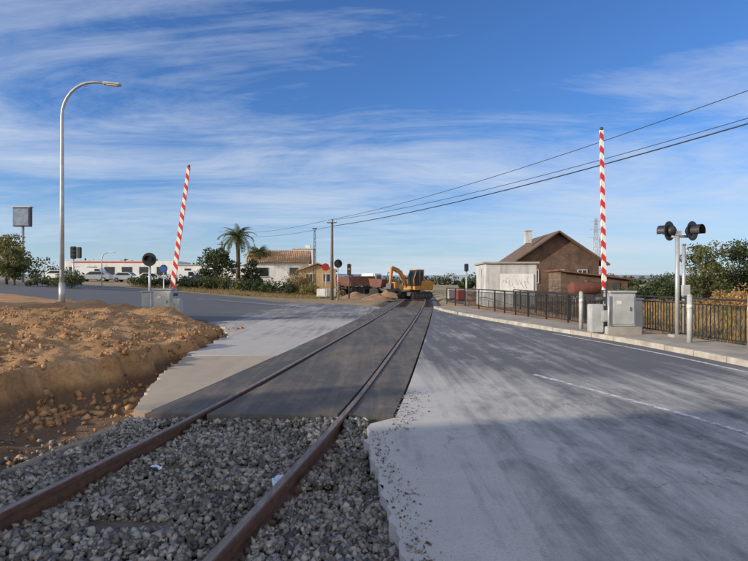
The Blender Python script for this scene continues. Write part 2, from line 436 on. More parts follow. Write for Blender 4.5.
while len(pts)<34000:
    y=1.6+5.3*random.random(); x=random.uniform(-4.6,.35)
    c=XC(y); d=x-c
    left=-1.72+.22*fbm(0,y,1.1,3,3)
    if d<left and random.random()>math.exp(-(left-d)*4.0): continue
    if x>(-.08 if y>5.2 else .35) : continue
    if abs(x-XR(y))<.06 or abs(x-XL(y))<.06: continue
    if y>6.72: continue
    k=((y+4.7)/.62)%1; k=min(k,1-k)*.62
    s=random.uniform(.012,.034)
    if d<-1.7: z=max(gz(x,y)+.012,-.30)
    else:
        z=-.125+random.uniform(-.035,.022)+.03*fbm(x,y,2,2,1)
        if k<.10 and abs(d)<1.3 and fbm(x,y,1.5,2,22)>.12 : z-=.06
        z+=.06*ss(6.1,6.6,y)
    z=min(z,-.03)
    pts.append((x,y,z)); szs.append(s)
stones('ballast_stones',np.array(pts),np.array(szs),m_stone,True)
pts=[];szs=[]
while len(pts)<17000:
    y=random.uniform(3,19); x=random.uniform(-12,-2.9)
    if y<6.9 and x>-3.1: continue
    if x>-4.3 and y>6.8:
        if x>np.interp(y,[6.8,8.3,10,12,19],[-3.1,-3.4,-3.8,-4.1,-4.8]): continue
    if fbm(x,y,.8,2,31)<-.1 and random.random()<.7: continue
    s=.006+.04*random.random()**8
    if -.3<x-bank_edge(y)<1.2: s=.008+.06*random.random()**4
    pts.append((x,y,gz(x,y)+s*.3)); szs.append(s)
stones('dirt_clods',np.array(pts),np.array(szs),m_clod,True)
pts=[];szs=[]
for _ in range(520):
    y=3.2+5*random.random()**1.3
    if y>6: x=XR(y)+.6+abs(random.gauss(0,.15))
    else: x=float(np.interp(y,[3.4,4.4,5.6],[.16,.06,-.06]))+abs(random.gauss(0,.11))+.03
    s=random.uniform(.002,.010); pts.append((x,y,s*.4+.004)); szs.append(s)
stones('loose_gravel',np.array(pts),np.array(szs),m_stone,True)
m_paper=M('paper',(.7,.75,.8),(.5,.6,.75),20,.8)
def litter(x,y,z,s,rz):
    V=[(random.uniform(-.02,.02)+.035*i,.05*j+.02*random.random(),.04*random.random()) for j in range(4) for i in range(4)]
    o=pyd('litter',[(a*s,b*s,c*s) for a,b,c in V],[(j*4+i,j*4+i+1,(j+1)*4+i+1,(j+1)*4+i) for j in range(3) for i in range(3)],m_paper); o.location=(x,y,z); o.rotation_euler=(.1,0,rz)
litter(-.81,4.5,-.065,1.1,.3); litter(-1.9,5.0,-.08,.6,1.2)
# ---------------------------------------------------------------- foliage
def leafcloud(name,centers,rads,n,size,mat,par=None,squash=.8):
    centers=np.array(centers); k=np.random.randint(0,len(centers),n); rads=np.array(rads)
    d=np.random.normal(size=(n,3)); d/=np.linalg.norm(d,axis=1,keepdims=True)
    r=np.random.uniform(.35,1,n)**.6
    P=centers[k]+d*(r*rads[k])[:,None]*np.array([1,1,squash])
    a=np.random.normal(size=(n,3)); a/=np.linalg.norm(a,axis=1,keepdims=True)
    b=np.cross(a,np.random.normal(size=(n,3))); b/=np.linalg.norm(b,axis=1,keepdims=True)
    s=size*np.random.uniform(.5,1.3,n)[:,None]
    Vv=np.stack([P-a*s,P+b*s*.5,P+a*s,P-b*s*.5],1).reshape(-1,3)
    me=bpy.data.meshes.new(name); me.vertices.add(4*n); me.vertices.foreach_set('co',Vv.astype(np.float32).ravel())
    me.loops.add(4*n); me.loops.foreach_set('vertex_index',np.arange(4*n,dtype=np.int32))
    me.polygons.add(n); me.polygons.foreach_set('loop_start',np.arange(0,4*n,4,dtype=np.int32)); me.update(calc_edges=True)
    return mkobj(name,me,mat,par)
L_dark=leafmat('leaf_dark',(.022,.036,.012),(.075,.1,.033))
L_mid=leafmat('leaf_mid',(.04,.055,.017),(.14,.145,.045))
L_yel=leafmat('leaf_yellow',(.07,.075,.02),(.24,.2,.06))
L_dry=leafmat('leaf_dry',(.22,.13,.04),(.5,.32,.12))
L_och=leafmat('leaf_ochre',(.14,.1,.035),(.34,.24,.09))
def tree(name,x,y,h,w,mat,n=2600,leaf=.13,nclump=26,trunk=.35):
    r=root(name,(x,y,gz(x,y)),random.uniform(0,6))
    th=h*trunk
    tube(r,'trunk',[(0,0,-.2),(.05,0,th*.5),(0,.08,th),(.05,0,h*.75)],[h*.035,h*.028,h*.022,h*.006],m_bark,8)
    C=[];Rr=[]
    for i in range(nclump):
        a=random.uniform(0,2*PI); rr=math.sqrt(random.random())*w*.5*.82; zz=random.uniform(0,1)
        prf=math.sin(PI*(.18+.72*zz))
        p=(math.cos(a)*rr*prf,math.sin(a)*rr*prf,th*.8+(h-th*.8)*(.08+.84*zz))
        C.append(p); Rr.append(random.uniform(.10,.2)*w*.9)
        if i%3==0: tube(r,'limb_%d'%i,[(0,0,th*.85),(p[0]*.5,p[1]*.5,(th+p[2])*.5),p],[h*.015,h*.009,h*.003],m_bark,5)
    leafcloud('foliage',C,Rr,n,leaf,mat,r)
    return r
def bush(name,x,y,h,w,mat,n=1200,leaf=.12,nclump=14,dpt=None):
    r=root(name,(x,y,gz(x,y)),0); C=[];Rr=[]
    dpt=dpt or w
    for i in range(nclump):
        a=random.uniform(0,2*PI); q=math.sqrt(random.random())
        px=math.cos(a)*q*w*.42; py=math.sin(a)*q*dpt*.42; hh=h*(.95-.5*q*q)*random.uniform(.6,1)
        C.append((px,py,hh*.6)); Rr.append(hh*.42)
        if i%4==0: tube(r,'stem_%d'%i,[(px*.3,py*.3,-.1),(px,py,hh*.6)],[.04,.015],m_bark,5)
    leafcloud('foliage',C,Rr,n,leaf,mat,r,1.0)
    return r
def palm(name,x,y,h,crown):
    r=root(name,(x,y,gz(x,y)))
    tube(r,'trunk',[(0,0,-.2),(.1,0,h*.4),(.05,0,h*.7),(0,0,h-.6)],[.32,.26,.25,.3],m_bark,10)
    V=[];F=[]
    for i in range(60):
        a=random.uniform(0,2*PI); el=random.uniform(-.3,1.4); L=crown*random.uniform(.8,1.1)
        dirh=Vector((math.cos(a),math.sin(a),0)); side=Vector((-math.sin(a),math.cos(a),0))
        p=Vector((0,0,h-.5)); ang=el; seg=16
        for s in range(seg):
            t=s/seg; q=p+(dirh*math.cos(ang)+Vector((0,0,1))*math.sin(ang))*(L/seg)
            wd=.36*math.sin(PI*(.12+.85*t))*crown/2.4
            for sg in (-1,1):
                n0=len(V); tip=p+side*sg*wd+dirh*.2-Vector((0,0,.22*wd*2))
                V+= [p,p+(q-p)*.75,tip]; F.append((n0,n0+1,n0+2))
            p=q; ang-=.09+.05*t
    pyd('fronds',V,F,L_mid,r)
palm('palm_tree',-16.9,70,6.9,2.9)
palm('palm_tree',-15.2,74,5.2,2.2)
tree('broadleaf_tree',-18.4,66,4.8,5.6,L_dark,5000,.15,trunk=.15,nclump=32)
tree('broadleaf_tree',-14.6,67,3.5,4.0,L_dark,3000,.14,trunk=.15)
for hx,hy,hh,hw in ((-24.5,61,1.7,6),(-21.5,60,2.2,6),(-18.5,60,1.9,5),(-15.5,60,2.1,6),(-12.2,59.5,1.8,5),(-9.8,58,2.2,4.5)):
    bush('hedge',hx,hy,hh,hw,random.choice((L_dark,L_mid,L_dark)),2000,.12,20,2)
tree('broadleaf_tree',-32.5,50,4.6,4.5,L_yel,5000,.11,nclump=34,trunk=.25)
tree('broadleaf_tree',-30.6,48,3.2,3.2,L_mid,2600,.12,trunk=.2)
tree('broadleaf_tree',-36.5,53,5.6,5,L_mid,3000,.14,trunk=.25)
bush('shrub',-24.8,46,2.2,2.7,L_mid,2400,.09)
bush('shrub',-27.8,47,1.5,2.2,L_dark,1200,.09)
bush('shrub',-8.0,60,3.4,3.2,L_och,2800,.11,20)
bush('shrub',-6.4,57,1.9,2.6,L_yel,1400,.1)
bush('shrub',-4.2,56,1.3,3,L_och,1000,.1)
bush('shrub',21.0,41,2.8,3.8,L_dark,4600,.1,22)
bush('shrub',18.6,42,1.7,3.0,L_mid,2200,.1,16)
tree('broadleaf_tree',23.2,39.5,4.3,4.8,L_mid,6800,.10,trunk=.08,nclump=42)
tree('broadleaf_tree',26.8,41,4.5,5.4,L_dark,6800,.10,trunk=.08,nclump=42)
tree('broadleaf_tree',31,42,4.2,5,L_mid,3600,.11,trunk=.1)
bush('dry_shrub',20.0,31,1.7,3.6,L_dry,3600,.07,18)
bush('dry_shrub',23.5,31.5,2.0,4.2,L_dry,3600,.07,18)
bush('dry_shrub',16.0,38,1.2,2.6,L_och,1500,.08,12)
bush('shrub',20.5,46,1.5,4,L_mid,1500,.1,12)
def tufts(name,gen,n,h,mat):
    V=[];F=[]
    for i in range(n):
        x,y=gen(); z=gz(x,y)
        for k in range(7):
            a=random.uniform(0,2*PI); b=Vector((math.cos(a),math.sin(a),0)); s=Vector((-b.y,b.x,0))*.012
            hh=h*random.uniform(.4,1.1); p=Vector((x,y,z-.02))+b*random.uniform(0,.08); n0=len(V)
            V+=[p-s,p+s,p+b*hh*.45+Vector((0,0,hh))]; F.append((n0,n0+1,n0+2))
    return pyd(name,V,F,mat)
tufts('dry_grass',lambda:(random.uniform(8.8,26),random.uniform(12,45)),3500,.3,L_dry)
tufts('weeds',lambda:(random.uniform(8.9,22),random.uniform(12,34)),1500,.3,L_mid)
def g2():
    while True:
        y=random.uniform(50,66); x=random.uniform(-26,-3)
        if y> 38+(-2-x)*.85+1.5: return x,y
tufts('dry_grass',g2,2500,.4,L_och)
C=[];Rr=[]
def belt(x0,x1,y,h,step):
    x=x0
    while x<x1:
        hh=h*random.uniform(.35,1)
        C.append((x,y+random.uniform(-6,6),gz(x,y)+hh*.4)); Rr.append(hh*.6); x+=step*random.uniform(.4,1.3)
belt(-75,-5,150,6,2.2); belt(-5,60,210,5.5,2.6); belt(40,190,230,6,3.0); belt(-190,-70,170,8,3)
belt(18,75,120,2.6,2.2)
leafcloud('distant_trees',C,Rr,26000,.5,L_dark,None,.8)
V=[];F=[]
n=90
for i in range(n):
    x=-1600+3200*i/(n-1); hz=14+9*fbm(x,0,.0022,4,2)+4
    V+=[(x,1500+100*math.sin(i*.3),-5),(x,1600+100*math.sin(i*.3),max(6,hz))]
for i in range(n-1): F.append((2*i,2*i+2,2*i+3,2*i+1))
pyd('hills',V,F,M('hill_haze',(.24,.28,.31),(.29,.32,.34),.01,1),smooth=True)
# ---------------------------------------------------------------- street lamp
def street_lamp(x,y,z,H=9.2,arm=2.2):
    r=root('street_lamp',(x,y,z))
    pts=[(0,0,0),(0,0,H*.45),(0,0,H-1.5)]
    rad=[.10,.085,.065]
    for i in range(1,9):
        a=PI/2*i/8; pts.append((1.35*(1-math.cos(a)),-.05*i/8,H-1.5+1.45*math.sin(a))); rad.append(.06)
    pts.append((arm-.35,-.06,H-.08)); rad.append(.05)
    tube(r,'pole',pts,rad,m_galv,12)
    box(r,'base_plate',(0,0,.02),(.4,.4,.04),m_galv)
    cyl(r,'foot_sleeve',(0,0,0),(0,0,.9),.125,m_galv)
    box(r,'luminaire',(arm-.05,-.06,H-.13),(.75,.26,.11),m_greybox,.04,(0,.1,0))
    box(r,'lens',(arm-.03,-.06,H-.195),(.45,.2,.03),m_white,.01,(0,.1,0))
    box(r,'service_door',(0,-.118,1.3),(.09,.02,.3),m_greybox)
street_lamp(-13.25,24,gz(-13.25,24)-.02,9.45)
# ---------------------------------------------------------------- barrier
def stripe_mat():
    m,nt,b=newmat('barrier_stripes')
    tc=N(nt,'ShaderNodeTexCoord').outputs['Object']
    sp=N(nt,'ShaderNodeSeparateXYZ'); nt.links.new(tc,sp.inputs[0])
    s=math_(nt,'ADD',sp.outputs['Z'],math_(nt,'MULTIPLY',math_(nt,'ADD',sp.outputs['X'],sp.outputs['Y']),1.1))
    f=math_(nt,'GREATER_THAN',math_(nt,'FRACT',math_(nt,'MULTIPLY',s,2.6)),.5)
    d=ramp(nt,noise_node(nt,tc,6,5),.3,.8,(1,1,1),(.8,.78,.74))
    nt.links.new(mix(nt,1.0,mix(nt,f,(.60,.035,.025),(.80,.79,.76)),d,'MULTIPLY'),b.inputs['Base Color'])
    b.inputs['Roughness'].default_value=.5
    return m
m_stripe=stripe_mat()
def barrier(x,y,z,lean,H,boomx,w0=.095,w1=.06):
    r=root('level_crossing_barrier',(x,y,z))
    box(r,'plinth',(0,0,.08),(.95,.8,.3),m_conc,.02)
    box(r,'cabinet',(0,0,.70),(.72,.55,.95),m_greybox,.03)
    box(r,'cabinet_lid',(0,0,1.20),(.78,.61,.06),m_greybox,.02)
    box(r,'cabinet_door',(0,-.283,.68),(.6,.02,.78),m_greybox,.008)
    box(r,'handle',(.2,-.3,.72),(.03,.03,.12),m_dark)
    box(r,'label',(-.12,-.298,.9),(.14,.006,.1),m_white,0)
    cyl(r,'axle',(boomx-.25,0,1.0),(boomx+.2,0,1.0),.06,m_dark)
    for s in (-.14,.14):
        box(r,'boom_arm',(boomx,s,1.05),(.05,.03,.9),m_dark,.01)
    box(r,'counterweight',(boomx,0,.52),(.3,.5,.32),m_greybox,.03)
    box(r,'side_box',(boomx*1.6,.0,.45),(.34,.36,.8),m_greybox,.02)
    cyl(r,'conduit',(-.42,-.3,0),(-.42,-.3,1.1),.03,m_galv)
    L=H; V=[]
    for (zz,w) in ((0,w0),(L*.5,(w0+w1)/2),(L,w1)):
        V+=[(-w,-.035,zz),(w,-.035,zz),(w,.035,zz),(-w,.035,zz)]
    F=[(0,1,2,3)[::-1],(8,9,10,11)]
    for k in range(2):
        for i in range(4): F.append((k*4+i,k*4+(i+1)%4,k*4+4+(i+1)%4,k*4+4+i))
    o=pyd('boom',V,F,m_stripe,r); o.location=(boomx,0,1.25); o.rotation_euler=(0,lean,0)
    tube(r,'boom_tip',[(boomx+math.sin(lean)*L,0,1.25+L*math.cos(lean)),(boomx+math.sin(lean)*(L+.08),0,1.33+L*math.cos(lean))],.045,m_dark)
barrier(-8.15,22,R(-8.15),.135,4.75,.30)
rc=root('relay_cabinet',(-8.95,22.6,R(-8.95))); box(rc,'housing',(0,0,.5),(.55,.45,1.05),m_greybox,.03); box(rc,'lid',(0,0,1.05),(.6,.5,.05),m_greybox,.01); box(rc,'door',(0,-.232,.52),(.45,.012,.85),m_greybox,.004)
barrier(6.98,16.1,.08,-.018,4.55,-.42,.06,.05)
rc=root('relay_cabinet',(7.55,16.6,.06)); box(rc,'housing',(0,0,.5),(.5,.45,.95),m_greybox,.03); box(rc,'lid',(0,0,1.0),(.56,.51,.05),m_greybox,.01); box(rc,'plinth',(0,0,0),(.6,.55,.15),m_conc)
# ---------------------------------------------------------------- crossing signals
def disc_signal(name,x,y,z,hc,yaw,r0=.29,pole=.05):
    r=root(name,(x,y,z),yaw)
    cyl(r,'pole',(0,0,0),(0,0,hc+.15),pole,m_galv)
    box(r,'base',(0,0,.04),(.3,.3,.1),m_conc)
    cyl(r,'backboard',(0,-.10,hc),(0,-.08,hc),r0,m_black,seg=32)
    cyl(r,'housing',(0,-.08,hc),(0,.16,hc),r0*.55,m_black,r0*.4,seg=24)
    cyl(r,'lens',(0,-.115,hc),(0,-.101,hc),r0*.42,m_lens_r,seg=24)
    V=[];F=[];k=14
    for j in range(k+1):
        a=-.35+(PI+.7)*j/k
        for (yy,rr) in ((-.10,r0*.5),(-.42,r0*.52)): V.append((math.cos(a)*rr,yy,hc+math.sin(a)*rr))
    for j in range(k): F.append((2*j,2*j+1,2*j+3,2*j+2))
    o=pyd('hood',V,F,m_black,r); md=o.modifiers.new('s','SOLIDIFY'); md.thickness=.008
    return r
disc_signal('crossing_signal',-9.6,24.2,R(-9.6),2.35,.15)
disc_signal('crossing_signal',-3.0,47,0,3.0,.3,.35)
r=root('crossing_signal',(8.05,15,.05),0)
cyl(r,'pole',(0,0,0),(0,0,2.75),.055,m_galv); box(r,'base',(0,0,.05),(.34,.34,.14),m_conc)
box(r,'pole_cap',(0,0,2.8),(.16,.12,.14),m_galv)
cyl(r,'crossarm',(-.16,0,2.72),(.42,.05,2.72),.035,m_galv)
def head(r,c,yaw,i):
    h=root('head_%d'%i,c,yaw); h.parent=r
    cyl(h,'backboard',(0,-.02,0),(0,0,0),.26,m_black,seg=32)
    tube(h,'housing',[(0,0,0),(0,.11,0),(0,.16,0)],[.15,.13,.06],m_black,24)
    V=[];F=[];k=16
    for j in range(k+1):
        a=-.5+(PI+1.0)*j/k
        for yy,rr in ((-.02,.15),(-.27,.155)): V.append((math.cos(a)*rr,yy,math.sin(a)*rr))
    for j in range(k): F.append((2*j,2*j+1,2*j+3,2*j+2))
    o=pyd('hood',V,F,m_black,h); md=o.modifiers.new('s','SOLIDIFY'); md.thickness=.01
    cyl(h,'lens',(0,-.035,0),(0,-.022,0),.13,m_lens_r,seg=24)
head(r,(-.17,.06,2.87),PI+.6,0); head(r,(.42,.05,2.87),.55,1)
p2=root('signal_post',(8.55,15.6,.03)); cyl(p2,'pole',(0,0,0),(0,0,2.55),.045,m_galv); box(p2,'cap',(0,0,2.55),(.1,.1,.06),m_galv); box(p2,'junction_box',(0,-.1,1.3),(.2,.12,.3),m_greybox)
# ---------------------------------------------------------------- fences
def fence(name,pts,zf,H=1.05,gap=.13,post=1.9):
    r=root(name)
    for a,b in zip(pts[:-1],pts[1:]):
        a3=Vector((a[0],a[1],zf));b3=Vector((b[0],b[1],zf)); L=(b3-a3).length; d=(b3-a3)/L; yaw=math.atan2(d.y,d.x)
        for hh,s in ((H,.05),(H-.14,.03),(.14,.035)):
            mid=(a3+b3)/2+Vector((0,0,hh)); box(r,'rail',mid,(L,s,s),m_black,.005,(0,0,yaw))
        k=max(1,round(L/post))
        for i in range(k+1):
            p=a3+d*L*i/k; box(r,'post',p+Vector((0,0,H/2-.03)),(.06,.06,H+.04),m_black,.008,(0,0,yaw))
        V=[];F=[]
        n=int(L/gap)
        for i in range(1,n):
            p=a3+d*L*i/n; n0=len(V); q=.009
            for zz in (.14,H-.14):
                for sx,sy in ((-q,-q),(q,-q),(q,q),(-q,q)): V.append((p.x+sx,p.y+sy,zf+zz))
            for j in range(4): F.append((n0+j,n0+(j+1)%4,n0+4+(j+1)%4,n0+4+j))
        pyd('bars',V,F,m_black,r)
fence('railing',[(8.9,6),(8.45,12.7),(8.2,14.6),(7.95,17.2)],.06,1.08)
fence('railing',[(7.1,18.2),(6.55,24),(6.2,29),(5.4,33.5),(4.9,38)],.05,1.05)
fence('railing',[(8.1,20),(8.3,29),(8.4,34)],.0,1.05)
for (x,y) in ((7.65,13.7),(8.3,12.45),(6.45,17.6)):
    b=root('bollard',(x,y,.07)); cyl(b,'post',(0,0,0),(0,0,1.15),.06,m_greybox,seg=16); tube(b,'cap',[(0,0,1.15),(0,0,1.18),(0,0,1.2)],[.06,.045,.01],m_greybox); cyl(b,'band',(0,0,.85),(0,0,.95),.063,m_white)
sp_=root('railway_signal',(6.05,37,0)); cyl(sp_,'pole',(0,0,0),(0,0,2.3),.05,m_galv); box(sp_,'head',(0,0,2.45),(.26,.2,.5),m_black,.03); cyl(sp_,'lamp',(0,-.1,2.55),(0,-.16,2.55),.07,m_lens_r); box(sp_,'foot',(0,0,.1),(.3,.3,.25),m_conc)
# ---------------------------------------------------------------- utility pole + wires
up=root('utility_pole',(-3.5,47,-.05))
tube(up,'pole',[(0,0,0),(0,0,3),(.02,0,6.75)],[.15,.13,.09],m_wood)
box(up,'crossarm',(0,-.12,6.45),(.8,.08,.08),m_wood,.01)
for s in (-.35,0,.35): tube(up,'insulator',[(s,-.12,6.5),(s,-.12,6.58),(s,-.12,6.66)],[.03,.05,.02],m_white,8)
up2=root('utility_pole',(14.3,16.9,0))
tube(up2,'pole',[(0,0,0),(0,0,8.6)],[.17,.11],m_wood); box(up2,'crossarm',(0,-.1,8.0),(1.4,.1,.1),m_wood,.01)
up3=root('utility_pole',(-21,78,R(-21)))
tube(up3,'pole',[(0,0,0),(0,0,6.2)],[.16,.1],m_wood); box(up3,'crossarm',(0,-.12,5.8),(1.2,.1,.1),m_wood,.01)
wr=root('overhead_wires')
def wire(a,b,sag,r_=.014):
    a=Vector(a);b=Vector(b); pts=[]
    for i in range(33):
        t=i/32; p=a.lerp(b,t); p.z-=sag*4*t*(1-t); pts.append(p)
    tube(wr,'wire',pts,r_,m_black,6)
wire((-3.85,46.88,6.6),(13.75,16.8,8.2),.5); wire((-3.5,46.88,6.6),(14.9,16.8,7.55),.5); wire((-3.5,46.88,6.1),(14.3,16.8,7.2),.45,.026)
wire((-3.85,46.88,6.6),(-21.5,77.9,8.3),.5); wire((-3.5,46.88,6.1),(-21,77.9,8.0),.6)
wire((13.75,16.8,8.2),(40,-25,9),1); wire((14.3,16.8,7.2),(40,-25,8),1)
lm=root('lattice_mast',(-6.5,62,R(-6.5)))
for sx in (-.14,.14):
    for sy in (-.14,.14): cyl(lm,'leg',(sx,sy,0),(sx*.5,sy*.5,7.2),.025,m_dark,seg=6)
for i in range(18):
    z0=i*.4; k=1-.5*z0/7.2; k2=1-.5*(z0+.4)/7.2; s=1 if i%2 else -1
    for sy in (-.14,.14): cyl(lm,'brace',(-.14*s*k,sy*k,z0),(.14*s*k2,sy*k2,z0+.4),.012,m_dark,seg=5)
box(lm,'head',(0,0,7.3),(.5,.1,.12),m_dark)
def pylon(x,y,h):
    r=root('transmission_pylon',(x,y,0))
    for sx in (-1,1):
        for sy in (-1,1): cyl(r,'leg',(sx*1.1,sy*1.1,0),(sx*.25,sy*.25,h),.09,m_galv,seg=5)
    n=9
    for i in range(n):
        z0=h*i/n;z1=h*(i+1)/n;k0=1.1-.85*i/n;k1=1.1-.85*(i+1)/n
        for sy in (-1,1):
            cyl(r,'brace',(-k0,sy*k0,z0),(k1,sy*k1,z1),.05,m_galv,seg=4); cyl(r,'brace',(k0,sy*k0,z0),(-k1,sy*k1,z1),.05,m_galv,seg=4)
    for zz,w in ((h*.72,2.4),(h*.84,2.0),(h*.96,1.5)): box(r,'crossarm',(0,0,zz),(w*2,.12,.14),m_galv,0)
pylon(66,168,20); pylon(120,300,24)
# ---------------------------------------------------------------- houses
def brickmat():
    m,nt,b=newmat('brick_wall')
    tc=N(nt,'ShaderNodeTexCoord').outputs['Object']
    v=mapping(nt,tc,(1,1,1),(PI/2,0,0))
    br=N(nt,'ShaderNodeTexBrick'); br.inputs['Scale'].default_value=3.5; br.inputs['Color1'].default_value=(.15,.085,.058,1); br.inputs['Color2'].default_value=(.10,.06,.045,1); br.inputs['Mortar'].default_value=(.2,.16,.12,1); br.inputs['Mortar Size'].default_value=.015
    nt.links.new(v,br.inputs['Vector'])
    n=ramp(nt,noise_node(nt,tc,1.1,6),.3,.7,(.5,.5,.5),(1.15,1.1,1.05))
    nt.links.new(mix(nt,1,br.outputs['Color'],n,'MULTIPLY'),b.inputs['Base Color']); b.inputs['Roughness'].default_value=.95
    return m
m_brick=brickmat()
def rooftile(name,c1,c2):
    m,nt,b=newmat(name)
    tc=N(nt,'ShaderNodeTexCoord').outputs['Object']
    col=ramp(nt,noise_node(nt,tc,1.5,8,.7),.3,.7,c1,c2)
    w=N(nt,'ShaderNodeTexWave',bands_direction='Y'); w.inputs['Scale'].default_value=1.3; nt.links.new(tc,w.inputs['Vector'])
    nt.links.new(mix(nt,.35,col,ramp(nt,w.outputs['Fac'],.1,.6,tuple(x*.4 for x in c1),c2)),b.inputs['Base Color'])
    b.inputs['Roughness'].default_value=.9; bump(nt,b,w.outputs['Fac'],.8,.06)
    return m
m_roofb=rooftile('roof_tile_brown',(.11,.07,.05),(.21,.14,.10))
m_terra=rooftile('roof_tile_terracotta',(.34,.18,.09),(.48,.3,.16))
def plaster(name,c,d=.6):
    m,nt,b=newmat(name)
    tc=N(nt,'ShaderNodeTexCoord').outputs['Object']
    n=noise_node(nt,tc,.8,8,.7); st=noise_node(nt,mapping(nt,tc,(2.5,2.5,.3)),1.5,6,.6)
    f=ramp(nt,math_(nt,'MULTIPLY',math_(nt,'ADD',n,st),.5),.38,.58)
    nt.links.new(mix(nt,f,tuple(x*d for x in c),c),b.inputs['Base Color']); b.inputs['Roughness'].default_value=.9
    return m
m_plw=plaster('white_plaster',(.74,.73,.70),.75); m_plg=plaster('grey_plaster',(.53,.53,.52)); m_plo=plaster('ochre_plaster',(.5,.34,.18))
def gable_house(name,x,y,z,yaw,w,d,he,hr,mw,mr,wins=(),door=None,ov=.45,chim=None,side=()):
    r=root(name,(x,y,z),yaw)
    prism(r,'walls',[(-w/2,-.3),(w/2,-.3),(w/2,he),(0,hr-.12),(-w/2,he)],-d/2,d/2,mw)
    sl=(hr-he)/(w/2); t=.16
    for s in (-1,1):
        xe=s*(w/2+ov); ze=he-sl*ov
        prism(r,'roof',[(0,hr+.0),(xe,ze),(xe,ze+t),(0,hr+t)] ,-d/2-ov,d/2+ov,mr)
    for i,(wx,wz,ww,wh) in enumerate(wins):
        box(r,'window_recess_%d'%i,(wx,-d/2-.01,wz),(ww,.06,wh),m_glass,0)
        for sx in (-1,1): box(r,'frame',(wx+sx*(ww/2+.04),-d/2-.03,wz),(.08,.1,wh+.16),m_plg,0)
        for sz in (-1,1): box(r,'frame',(wx,-d/2-.032,wz+sz*(wh/2+.04)),(ww,.1,.08),m_plg,0)
        box(r,'mullion',(wx,-d/2-.045,wz),(.05,.03,wh),m_white,0)
    for i,(wy,wz,ww,wh) in enumerate(side):
        box(r,'side_window_%d'%i,(-w/2-.01,wy,wz),(.06,ww,wh),m_glass,0)
        box(r,'side_sill_%d'%i,(-w/2-.06,wy,wz-wh/2-.05),(.16,ww+.2,.08),m_plg,0)
    if door: box(r,'door',(door,-d/2-.02,1.0),(1.0,.08,2.1),m_wood,.01)
    if chim:
        cx,cy,ch=chim; box(r,'chimney',(cx,cy,hr-.3+ch/2),(.62,.62,ch+1.2),m_plg,.02); box(r,'chimney_cap',(cx,cy,hr+ch+.33),(.8,.8,.1),m_plg,.01)
    return r
gable_house('brick_house',18.2,60,-.1,-.04,8.0,9,3.7,6.4,m_brick,m_roofb,[(-2.3,2.1,.8,1.2),(0.2,2.1,.8,1.2),(2.4,2.1,.8,1.2)],None,.8,(-2.3,-2,.1),[(-2,2.1,1,1.2),(1.5,2.1,1,1.2)])
ax=root('brick_shed',(19.0,50,-.05),-.05)
prism(ax,'walls',[(-3.0,-.3),(2.6,-.3),(2.6,1.7),(-3.0,2.4)],-2,2,m_brick)
m_rust=M('rusty_sheet',(.20,.08,.05),(.11,.05,.035),2,.85,.3,20)
prism(ax,'roof',[(-3.3,2.45),(3.0,1.68),(3.0,1.78),(-3.3,2.58)],-2.4,2.4,m_rust)
for wx in (-2,0,1.6): box(ax,'opening',(wx,-2.0,1.0),(.7,.1,.9),m_dark,0)
tk=root('rusty_tank',(16.4,43.5,-.1),.1)
tube(tk,'shell',[(-1.45,0,1.05),(-1.35,0,1.05),(-1.2,0,1.05),(1.2,0,1.05),(1.35,0,1.05),(1.45,0,1.05)],[.2,.45,.56,.56,.45,.2],M('rust_red',(.17,.055,.035),(.10,.04,.028),2,.85,.2,20),24)
for s in (-1,1): box(tk,'cradle',(s*.8,0,.3),(.25,.9,.7),m_conc,.02)
cyl(tk,'manhole',(0,0,1.55),(0,0,1.75),.2,m_rust)
wb=root('white_outbuilding',(8.75,37.8,-.08),-.04)
box(wb,'walls',(0,0,1.35),(3.2,4.2,2.8),m_plg,.02)
box(wb,'roof_slab',(0,0,2.80),(3.5,4.5,.12),m_conc,.02)
box(wb,'side_door',(-1.61,-.6,1.0),(.05,.9,2.0),m_greybox,.01)
box(wb,'panel_board',(.35,-2.13,1.55),(2.1,.05,1.1),m_plw,.01)
m_graf=M('graffiti_paint',(.40,.41,.43),(.48,.49,.5),3,.8)
for k in range(9):
    x0=-.45+k*.19; z0=1.5+.15*math.sin(k*1.7)
    pts=[(x0+.09*math.cos(t*1.1+k),-2.158,z0+.2*math.sin(t*1.1+k*.7)+.02*t) for t in np.linspace(0,random.uniform(2.5,5.2),10)]
    tube(wb,'graffiti',pts,.012,m_graf,5)
gable_house('white_house',-12.6,76,1.0,PI/2+.08,6.0,7.4,3.1,4.5,m_plw,m_terra,(),None,.4,None,[(-2,1.7,1.1,1.1),(1.8,1.7,1.1,1.1)])
tw=root('white_house',(-10.4,84,.8),0); box(tw,'walls',(0,0,2.6),(3.0,3,5.6),m_plw,.02); box(tw,'parapet',(0,0,5.45),(3.2,3.2,.2),m_plg,.02); box(tw,'window',(0,-1.51,4.2),(.8,.06,.9),m_glass,0); box(tw,'window',(0,-1.51,1.9),(.8,.06,.9),m_glass,0); box(tw,'rooftop_tank',(.6,0,5.8),(.8,.8,.5),m_white,.05)
gable_house('ochre_house',-7.0,70,.3,.1,4.4,5,2.5,3.3,m_plo,m_terra,[(-1,1.6,.8,.9),(1.1,1.6,.8,.9)],None,.3)
wh=root('warehouse',(-51,118,2.4),.05)
box(wh,'walls',(0,0,1.5),(22,12,3.2),m_plw,.02); box(wh,'fascia',(-2,-6.03,2.85),(14,.1,.25),m_red,.01)
for i in range(6): box(wh,'shopfront_%d'%i,(-8.5+i*3.4,-6.02,1.1),(2.0,.06,1.6),m_glass,0)
box(wh,'roof_unit',(4,0,3.4),(3,2,.7),m_greybox,.03)
